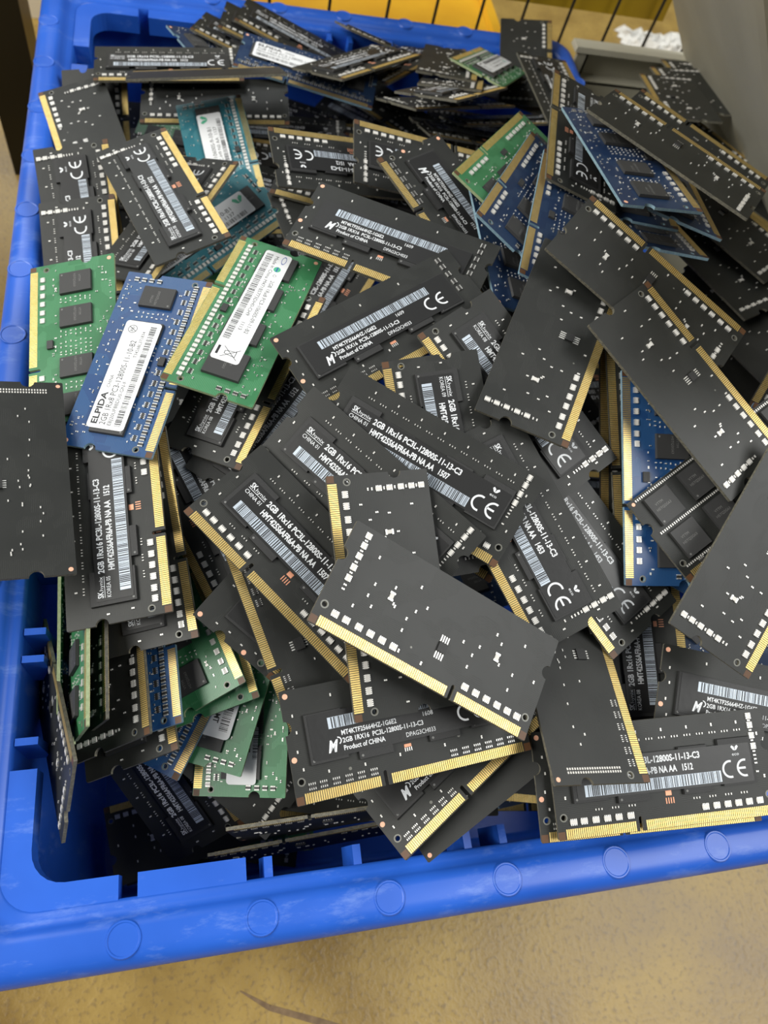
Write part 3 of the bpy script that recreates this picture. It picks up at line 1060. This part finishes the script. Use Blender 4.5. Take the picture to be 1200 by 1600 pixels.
# ------------------------------------------------------------------ the heap, lowest first: kind, centre (mm), rotation, label, print
HEAP = [
    ('MR', (32.3, 16.8, -48.1), (0.0560, 0.0297, 0.6829, -0.7278), 'board standing on edge along the front wall, thin tan top edge, nearest the rim'),
    ('MR', (38.5, 20.6, -17.8), (0.0585, 0.0548, 0.6908, -0.7186), 'board standing on edge behind the one nearest the front wall'),
    ('KF', (-19.7, 46.8, -38.4), (0.4910, 0.0351, -0.3386, 0.8019), 'black module with Korea print deep in the lower left corner, long pale edge'),
    ('KR', (0.6, 51.0, -21.4), (0.3612, 0.0329, -0.1048, 0.9260), 'matte dark module corner below the lowest green board'),
    ('SM', (10.8, 63.6, -12.5), (0.6448, 0.1831, -0.0295, -0.7415), 'green module with white label and orange corner dot, lowest of the green group', ('', 'x')),
    ('KF', (52.5, 221.4, 9.3), (0.8754, 0.0926, -0.1914, 0.4341), 'black module with barcode end glimpsed in the gap right of the green one'),
    ('KF', (275.0, 238.1, 16.5), (0.3174, -0.0094, -0.2088, 0.9250), 'dark module at the right edge between the blue stack and a bare back'),
    ('SM', (6.1, 72.3, -8.0), (0.5512, 0.1610, -0.0335, -0.8180), 'green module with white barcode label, the nearer-left of the two at lower left'),
    ('KR', (298.9, 306.8, 5.4), (0.3977, -0.0070, -0.0668, 0.9150), 'dark module at the right edge, shaded under the long sloping black backs'),
    ('KF', (112.4, 156.9, 36.2), (0.8074, 0.2498, -0.0607, -0.5310), 'black memory module with half a CE mark peeking below a large bare module back'),
    ('BR', (23.6, 396.3, -3.2), (0.9622, -0.0440, 0.1334, 0.2334), 'dusky blue corner of a module behind the level labelled black one'),
    ('KR', (293.1, 392.8, 9.0), (0.6843, -0.0486, -0.0811, -0.7231), 'thin dark module on edge below the grey lid, farthest of the leaning row'),
    ('KR', (271.6, 329.6, 13.7), (0.4555, 0.0300, 0.0447, 0.8886), 'dark module lying in the shade at the foot of the grey lid'),
    ('BF', (-6.5, 73.2, -9.5), (0.8645, -0.0255, -0.1552, 0.4774), 'deep blue module with bright yellow contacts slanting below the green boards'),
    ('KR', (233.7, 173.0, 19.1), (0.3346, 0.0950, -0.2766, 0.8958), 'dark module at the right edge beneath the two overlapping bare backs'),
    ('KR', (216.8, 185.4, 37.5), (0.5293, -0.1426, -0.1613, 0.8207), 'dark module at the right edge between two bare backs, few solder dots showing'),
    ('KF', (93.5, 387.6, -28.4), (0.8735, 0.1366, -0.2025, -0.4210), 'black labelled module with small gold strip under the speckled brown-edged back'),
    ('GR', (-6.6, 87.3, -4.7), (0.6216, -0.0840, -0.1237, 0.7690), 'green board just below the uppermost green one, yellow contacts at its corner'),
    ('BR', (171.7, 44.3, 20.3), (0.8771, 0.2438, -0.0243, -0.4131), 'small blue module corner with hole and gold, under the right-hand bare back'),
    ('KR', (274.4, 374.4, 16.2), (0.6559, -0.0399, -0.1214, -0.7440), 'thin dark module on edge below the grey lid, in the middle of the leaning row'),
    ('KR', (10.1, 334.2, 8.9), (0.9973, 0.0409, -0.0583, -0.0190), 'long bare-backed black module lying level behind the teal board'),
    ('ET', (11.2, 296.1, 10.1), (0.6566, -0.0470, -0.0964, 0.7466), 'teal memory module with white label and upright gold edge, rear of heap'),
    ('ET', (3.6, 248.1, 7.8), (0.9356, 0.1214, -0.0619, 0.3258), 'teal memory module with tilted white label dated 1137'),
    ('GR', (-13.5, 88.3, -4.0), (0.5620, -0.1378, -0.1605, 0.7997), 'green board with orange contacts, uppermost of the green group'),
    ('KF', (135.4, 63.6, 23.2), (0.7214, 0.0094, -0.1819, 0.6682), 'black module with upward barcode showing between two gold strips, right of centre'),
    ('KR', (64.2, 248.9, 26.3), (0.9927, 0.0251, -0.0457, 0.1088), 'black module with pointed dark end above the green labelled module'),
    ('KR', (101.8, 373.3, -10.5), (0.9063, -0.0486, -0.0058, -0.4199), 'dark speckled module back with brown edge sloping down behind the CE-marked pair'),
    ('KF', (65.4, 255.8, 29.3), (0.9825, 0.0473, -0.0370, -0.1763), 'black module glimpsed above the centre with date 1424 and cut-off barcode', ('KOREA 08', '1424')),
    ('KF', (62.5, 257.1, 38.7), (0.0405, -0.0558, 0.0515, -0.9963), 'black module lying upside down with mirrored CE mark, beside the teal board'),
    ('KF', (93.2, 251.0, 44.3), (0.0381, 0.0611, -0.0957, 0.9928), 'black module lying upside down with mirrored CE mark, overlapping its twin'),
    ('MF', (93.8, 212.4, 54.8), (0.8630, 0.0676, 0.0641, -0.4965), 'black module with long barcode slanting down, split gold edge on its left'),
    ('MR', (79.7, 32.8, 16.3), (0.2372, 0.1705, -0.0358, -0.9557), 'black memory module under the corner-down module, only a plain strip and a gold dot showing'),
    ('KR', (209.6, 213.7, 43.8), (0.5659, -0.0580, -0.0202, 0.8222), 'dark bare-backed module behind the two overlapping backs, running off the right edge'),
    ('BR', (109.7, 197.6, 57.5), (0.7075, 0.1170, 0.1017, 0.6895), 'blue module hanging low with pale corner pointing down beside a large bare back'),
    ('KF', (35.0, 395.2, -2.5), (0.9770, -0.0946, 0.1079, -0.1577), 'black module at the rear rim with short gold strip, nearest the wall recess'),
    ('KF', (2.6, 115.2, 15.3), (0.8233, 0.1580, -0.0134, -0.5450), 'black module with barcode glimpsed below the small Korea-printed one, left of centre'),
    ('KR', (255.3, 355.5, 22.7), (0.6229, -0.0455, -0.1323, -0.7697), 'thin dark module on edge below the grey lid, nearest of the leaning row'),
    ('KF', (-28.0, 74.4, -7.3), (0.6339, -0.1673, -0.1356, 0.7429), 'black notched module end jutting down at the lower left, above the navy one'),
    ('KR', (214.5, 228.9, 49.5), (0.4824, -0.0010, -0.0015, 0.8760), 'dark module wedged between the long sloping back and the blue stack'),
    ('MF', (29.4, 89.5, 29.9), (0.9097, 0.1336, -0.0834, 0.3843), 'matte black module with pink corner dot poking out above the green boards'),
    ('BR', (169.1, 214.3, 56.5), (0.7691, -0.1407, 0.1412, 0.6072), 'blue module lowest of the blue stack, touching the black gold-edged back'),
    ('BF', (-24.3, 82.6, -2.8), (0.6570, -0.1744, -0.1618, 0.7153), 'navy blue module with orange-gold contacts standing at the lower left'),
    ('MF', (165.3, 30.4, 30.1), (0.9754, 0.1385, -0.0724, -0.1552), 'black module with barcode running off the right edge, above the flat front one'),
    ('MF', (122.7, 17.6, 25.2), (0.9909, 0.1273, -0.0413, -0.0140), 'black module just under the flat one on the front rim, bare left end showing'),
    ('KF', (48.1, 404.7, -2.3), (0.9875, -0.0368, 0.1168, -0.0989), 'black module at the rear rim with short gold strip, beside the blue labelled board'),
    ('KF', (141.5, 332.7, 4.5), (0.9806, -0.1787, 0.0609, 0.0529), 'nearly level black module with white capacitor row, lowest of the rear slabs'),
    ('KR', (-31.2, 79.1, -1.1), (0.6297, -0.2486, -0.2368, 0.6969), 'black module back with white capacitor column beside a dark gold strip, lower left'),
    ('KF', (26.1, 143.6, 29.9), (0.8977, 0.0682, -0.1359, 0.4135), 'black module showing barcode and date 1512 beside a split gold edge'),
    ('KR', (-43.6, 324.7, -8.9), (0.6931, 0.0693, -0.2249, 0.6814), 'black module behind the back left one, yellow gold strip standing upright'),
    ('KR', (194.4, 386.0, -6.3), (0.4123, -0.1197, 0.0362, 0.9024), 'black slab with pale diagonal edge running below the green labelled module'),
    ('KR', (-45.5, 310.8, 1.7), (0.7865, 0.1114, -0.0440, -0.6059), 'black bare-backed module at the back left corner, resting on the left rim'),
    ('BR', (170.2, 238.6, 55.8), (0.7888, -0.0827, 0.0592, 0.6062), 'blue module third in the blue stack, gold end just peeking out'),
    ('KF', (-44.3, 250.6, 8.3), (0.6563, 0.0470, -0.1900, 0.7286), 'black CE-marked module beside the left rim, the farther of two alike'),
    ('KF', (-10.4, 355.6, 10.7), (0.9980, -0.0436, -0.0434, 0.0135), "black labelled module lying level in front of the blue rear wall's recess"),
    ('KR', (186.7, 408.1, 1.8), (0.7670, -0.0218, -0.1203, 0.6299), 'black bare-backed module standing upright against the rear rim'),
    ('KF', (161.1, 346.6, 6.0), (0.9677, -0.2361, -0.0178, 0.0871), "nearly level black module touching the green back's upper end"),
    ('KF', (14.2, 158.5, 32.9), (0.8532, -0.0466, -0.1746, 0.4893), 'black module with Korea print under the green one, split gold edge'),
    ('KF', (189.2, 363.5, 14.3), (0.7106, -0.0138, 0.0434, 0.7021), 'dark module leaning in front of the standing rear one, scrap of white label'),
    ('MF', (70.4, 36.2, 16.5), (0.9347, -0.1265, -0.1927, 0.2706), 'black memory module whose gold corner points down onto the blue front rim'),
    ('MR', (27.5, 69.9, 27.2), (0.7974, 0.1292, 0.0949, -0.5817), 'black module beneath the diagonal gold edge, its own contact row running steeply down'),
    ('KF', (221.6, 151.4, 64.9), (0.4474, 0.3484, 0.1819, -0.8033), 'module at the right picture edge showing only a bright diagonal gold strip'),
    ('KF', (-43.6, 225.8, 3.3), (0.6781, 0.0259, -0.1853, 0.7107), 'black CE-marked module beside the left rim, partly covered by the green board'),
    ('KF', (57.2, 407.1, -1.4), (0.9809, -0.0480, 0.1165, -0.1484), 'black labelled module rising highest against the blue rear rim'),
    ('KR', (122.3, 338.7, 17.0), (0.9468, -0.2173, 0.0385, 0.2341), 'nearly level black module in the rear slab pile, long pinkish-grey front edge'),
    ('KF', (-11.3, 243.1, 20.1), (0.8568, -0.1339, -0.1640, 0.4702), 'small glimpse of black module between teal boards, gold edge pointing up'),
    ('GR', (118.9, 234.3, 60.9), (0.4267, -0.1210, 0.0907, -0.8917), 'green module back with brown gold edge, between black heap and blue boards'),
    ('BR', (120.1, 214.2, 63.5), (0.4624, -0.1282, 0.1284, -0.8679), 'blue module leaning over the green back, brown gold edge and white capacitor row'),
    ('KF', (-21.3, 104.2, 18.5), (0.6587, -0.0492, -0.2099, 0.7209), 'black module beneath the upright one dated 1512, orange-gold strip beside it'),
    ('BR', (127.4, 196.7, 67.3), (0.5620, -0.0440, 0.0727, -0.8228), 'blue module with narrow brown gold edge, leaning against the black upright one'),
    ('GR', (-41.4, 174.9, 25.4), (0.7096, 0.1360, -0.0694, -0.6878), 'green memory module with three visible chips lying against the left blue rim'),
    ('KF', (144.4, 241.9, 70.0), (0.5912, -0.0584, 0.0856, -0.7998), 'black module standing on edge with tall thin gold strip beside the blue stack'),
    ('KF', (126.3, 18.1, 28.5), (0.9908, 0.1292, -0.0404, -0.0054), 'black module dated 1512 lying flat along the blue front rim, gold edge forward'),
    ('KF', (-27.1, 109.4, 26.2), (0.6768, -0.0523, -0.1135, 0.7255), 'upright black memory module dated 1512 beside the left rim, text reading upward', ('KOREA 05', '1512')),
    ('BR', (169.3, 218.0, 73.4), (0.7747, 0.0022, 0.1294, 0.6189), 'blue module second from top in the blue stack, long white lower edge'),
    ('KF', (134.7, 390.8, 1.8), (0.7449, -0.1295, 0.0322, 0.6537), 'small upright black module end with grey label at the rear rim'),
    ('EB', (-19.2, 160.3, 34.7), (0.8048, -0.0454, -0.1127, 0.5810), 'blue memory module with large white label reading 2GB 1Rx8 PC3-12800S'),
    ('MF', (52.9, 39.5, 28.5), (0.9937, 0.0967, -0.0161, 0.0551), 'black memory module printed 1608, its long gold edge above the blue front rim', ('', '1608')),
    ('SG', (14.9, 172.1, 43.4), (0.5432, 0.0198, -0.0131, -0.8393), 'green memory module with long white label and crossed-out bin symbol'),
    ('KR', (139.7, 121.2, 53.9), (0.6688, 0.2134, 0.1377, -0.6987), 'outermost module of the upright bundle, brown shadowed contact strip showing'),
    ('KR', (201.4, 253.6, 62.3), (0.3786, 0.0296, -0.0065, 0.9250), 'dark module right behind the pale-edged sloping back, second row of white capacitors'),
    ('KF', (106.7, 390.1, 2.4), (0.8927, -0.1859, -0.0156, 0.4102), 'black module of the rear fan, lowest one with thin tan edge'),
    ('KF', (119.0, 325.1, 32.1), (0.8750, -0.2107, 0.0776, 0.4289), 'nearly level black module in the rear slab pile, gold strip at its corner'),
    ('BF', (172.4, 92.3, 46.4), (0.4377, 0.2016, 0.0985, -0.8707), 'blue module corner peeking from under the sixteen-chip board'),
    ('MR', (103.5, 49.5, 33.4), (0.7237, -0.0029, 0.0881, 0.6845), 'upright black module back with orange-gold contacts down its side, near the front rim'),
    ('KF', (64.7, 107.8, 42.5), (0.9366, 0.1708, 0.0067, -0.3058), 'black module under the one dated 1507, showing only a short gold contact end'),
    ('MF', (63.6, 190.6, 59.6), (0.9574, 0.0712, -0.0799, -0.2683), 'black memory module above the centre, gold contacts tucked behind a wider black module', ('', '1609')),
    ('KR', (140.8, 114.6, 55.2), (0.6816, 0.2032, 0.1199, -0.6927), 'module pressed against the upright blue one, a tall gold contact strip showing'),
    ('KF', (112.5, 86.2, 41.9), (0.8712, 0.1145, 0.0741, -0.4715), 'black memory module half hidden behind the one dated 1453, its short gold end exposed', ('KOREA 08', '1453')),
    ('MF', (57.3, 156.4, 57.9), (0.9694, 0.0414, -0.0905, 0.2243), 'wide black memory module with big CE mark, orange dot at its left corner', ('', '1609')),
    ('BR', (149.2, 216.8, 81.7), (0.7118, -0.0567, 0.0661, 0.6970), 'blue module topmost of the four blue ones under the pale-edged black back'),
    ('EN', (54.8, 356.0, 14.6), (0.9922, -0.0074, 0.0306, -0.1203), 'dark blue module with small white label at the rear of the heap'),
    ('KR', (126.1, 349.9, 21.9), (0.7921, -0.1924, 0.1151, 0.5678), 'level black slab with tan block end under the green labelled module'),
    ('GR', (-46.3, 90.9, -15.0), (0.4754, 0.4997, 0.5246, 0.4990), 'thin greenish board edge standing upright, nearest the left wall gap'),
    ('KF', (96.0, 129.5, 57.6), (0.8646, 0.1421, 0.0484, -0.4794), 'black module with Korea print and short gold end, half under a large bare back', ('KOREA 08', '1512')),
    ('KF', (71.7, 110.2, 50.5), (0.7220, 0.1841, 0.0649, -0.6638), 'black module with Korea print reading downward, tucked behind the one dated 1507', ('KOREA 09', '1512')),
    ('KR', (129.8, 373.3, 16.6), (0.7959, -0.1334, 0.0983, 0.5824), "level black slab topmost under the green labelled module's left corner"),
    ('KF', (80.5, 361.6, 18.7), (0.9098, -0.1727, 0.0175, 0.3771), 'black module of the rear fan with yellowish contact strip and pale side edge'),
    ('GR', (-38.2, 81.8, 7.3), (0.5643, -0.4048, -0.4264, 0.5796), 'greenish board edge standing upright, second from the left wall gap'),
    ('BU', (141.3, 101.3, 54.1), (0.6683, 0.1527, 0.1299, -0.7164), 'blue memory module standing with its full gold edge upright beside brown-edged modules'),
    ('KF', (92.1, 88.3, 48.2), (0.8171, 0.1851, 0.0278, -0.5453), 'black memory module with CE mark and date 1453, tucked under the bare-backed top module', ('KOREA 08', '1453')),
    ('KR', (168.6, 218.5, 84.3), (0.3673, 0.0522, 0.0629, 0.9265), 'long dark module back with pale lower edge sloping beneath the grey lid'),
    ('KR', (6.0, 325.9, 27.0), (0.2325, 0.9706, 0.0280, 0.0554), 'thin dark module seen almost edge-on, resting across the level bare-backed one'),
    ('SG', (154.5, 378.0, 14.3), (0.4699, -0.1629, -0.0569, -0.8657), 'green labelled module lying high at the rear beside a standing black one'),
    ('KR', (-47.4, 58.1, -11.7), (0.3378, -0.5038, -0.2966, 0.7376), 'black module standing on end against the left inner wall, pale edge bent by its notch'),
    ('KR', (-34.7, 85.6, 2.5), (0.5845, -0.3760, -0.4325, 0.5743), 'black module on edge with pale tan edge, right of the greenish board edges'),
    ('KR', (107.6, 143.6, 69.2), (0.8551, 0.0492, -0.0921, 0.5078), 'large bare-backed black module standing steeply, gold edge toward the bundle of upright modules'),
    ('CR', (162.0, 96.8, 59.2), (0.9534, 0.1040, -0.1164, 0.2583), 'dark board covered in square memory chips with rows of tiny white dots'),
    ('KF', (111.2, 412.3, -2.1), (0.9691, -0.2104, 0.1282, 0.0092), 'black module propped up on its end at the rear, edge raised toward the rim'),
    ('KR', (139.7, 156.8, 77.6), (0.3644, 0.0644, -0.0898, 0.9247), 'bare-backed black module with dull gold edge, just below the blue boards'),
    ('KF', (-13.2, 247.3, 27.4), (0.5643, -0.0812, -0.0722, 0.8184), 'black module tilted at the back left, CE mark up, gold edge facing teal boards'),
    ('KF', (62.6, 108.6, 51.9), (0.9237, 0.2158, -0.0650, -0.3098), 'long black memory module dated 1507 with CE mark, across the middle of the heap', ('CHINA 01', '1507')),
    ('KR', (144.7, 122.3, 72.6), (0.4560, 0.0821, -0.0826, 0.8823), 'bare-backed black module overlapping another of its kind, above the sixteen-chip board'),
    ('KF', (45.7, 101.3, 45.9), (0.8847, 0.2472, -0.0595, -0.3908), 'black memory module with China print, covered along its right by the one dated 1507', ('CHINA 01', '1507')),
    ('KF', (26.7, 85.3, 39.5), (0.8972, 0.1195, 0.0013, -0.4251), 'black memory module with China print and a long diagonal gold edge of two segments', ('CHINA 01', '1507')),
    ('KR', (160.0, 71.7, 59.4), (0.8747, 0.1764, -0.1094, 0.4379), 'bare-backed black module at the right picture edge with bright gold side contacts'),
    ('KR', (49.8, 72.5, 44.3), (0.7222, 0.1111, 0.1378, -0.6687), 'bare-backed black module with its gold edge upright, crossing beneath the uppermost centre module'),
    ('MR', (-53.6, 118.6, 34.7), (0.7431, -0.0811, 0.0400, -0.6630), 'black module back jutting over the left blue rim, orange dot at its corner'),
    ('KR', (59.7, 57.7, 51.1), (0.9563, 0.0898, 0.1086, -0.2560), "bare back of black memory module lying uppermost at the heap's centre front"),
]
for row in HEAP:
    memory_module(row[0], row[1], row[2], row[3], row[4] if len(row) > 4 else None)

# ------------------------------------------------------------------ modules farther down that show through the gaps
DEEP = [
    (0, 'KR', (-8.0, 34.0, -104.0), (0.0914, -0.0396, 0.0039, -0.9950)),
    (1, 'KF', (43.3, 36.5, -28.0), (0.1145, -0.0024, -0.0208, 0.9932)),
    (2, 'KR', (115.6, 32.6, -31.1), (0.9943, 0.0413, 0.0131, -0.0970)),
    (10, 'BR', (120.0, 104.2, -11.0), (0.1124, 0.0466, 0.0059, -0.9926)),
    (15, 'KR', (170.0, 146.4, -1.4), (0.9976, -0.0090, -0.0133, -0.0672)),
    (19, 'KF', (168.2, 175.9, -0.4), (0.0490, -0.0206, -0.0039, -0.9986)),
    (25, 'KF', (50.7, 250.0, -1.3), (0.0551, 0.0057, 0.0197, -0.9983)),
    (28, 'KR', (-9.2, 287.1, -20.2), (0.9955, -0.0284, -0.0458, -0.0775)),
    (29, 'KF', (47.7, 287.7, -3.5), (0.9925, -0.0198, 0.0261, -0.1182)),
    (33, 'KF', (52.2, 321.4, -12.2), (0.0045, -0.0444, -0.0059, -0.9990)),
    (34, 'BR', (104.4, 320.0, -8.5), (0.1103, 0.0143, -0.0338, 0.9932)),
    (36, 'KR', (-5.6, 364.3, -36.1), (0.9935, -0.0422, -0.0139, 0.1047)),
    (37, 'KF', (46.0, 361.0, -23.4), (0.9988, -0.0090, -0.0295, -0.0382)),
    (38, 'KR', (108.4, 359.6, -22.2), (0.0171, 0.0092, -0.0315, -0.9993)),
    (39, 'KR', (171.2, 356.7, -21.7), (0.9962, 0.0186, -0.0349, -0.0777)),
    (40, 'KR', (-10.0, 394.4, -48.2), (0.9986, 0.0390, 0.0223, 0.0266)),
    (41, 'KF', (45.4, 396.4, -35.5), (0.9921, -0.0073, 0.0361, -0.1198)),
    (42, 'KR', (109.2, 399.3, -35.4), (0.9947, -0.0218, 0.0012, -0.1000)),
    (43, 'KF', (167.1, 391.1, -30.3), (0.1141, -0.0440, 0.0288, 0.9921)),
    (44, 'GR', (7.2, 34.0, -113.0), (0.9990, 0.0016, -0.0365, -0.0261)),
    (45, 'KF', (67.0, 34.6, -41.5), (0.0448, 0.0098, 0.0322, 0.9984)),
    (46, 'BR', (131.9, 36.7, -42.6), (0.0460, -0.0366, -0.0004, -0.9983)),
    (60, 'KR', (9.4, 179.0, -13.1), (0.0045, 0.0138, -0.0348, 0.9993)),
    (68, 'GR', (4.6, 256.0, -14.7), (0.9978, -0.0464, 0.0475, 0.0038)),
    (80, 'GR', (2.6, 364.4, -34.9), (0.1215, -0.0392, -0.0252, 0.9915)),
    (88, 'KR', (-5.4, 34.0, -122.0), (0.0786, 0.0266, -0.0149, -0.9964)),
    (89, 'KF', (53.3, 40.7, -50.4), (0.9997, -0.0092, 0.0214, -0.0017)),
    (90, 'KR', (108.3, 33.5, -52.1), (0.9974, 0.0246, -0.0301, -0.0612)),
    (103, 'KF', (180.4, 141.0, -28.8), (0.0709, -0.0291, -0.0352, 0.9964)),
    (132, 'KR', (3.9, 34.0, -131.0), (0.1042, 0.0429, 0.0495, 0.9924)),
    (133, 'KF', (58.6, 37.8, -69.1), (0.0263, -0.0236, 0.0105, -0.9993)),
]
DEEP_LABEL = {'green': 'green memory module buried in the heap, only slivers showing between those above',
              'navy': 'blue memory module buried in the heap, only slivers showing between those above',
              'black': 'black memory module buried in the heap, only slivers showing between those above'}
for k_, t_, p_, q_ in DEEP:
    c_ = {'G': 'green', 'B': 'navy'}.get(t_[0], 'black')
    o_ = memory_module(t_, p_, q_, DEEP_LABEL[c_], None, c_ + ' modules buried in the heap')
    o_['category'] = 'memory module'
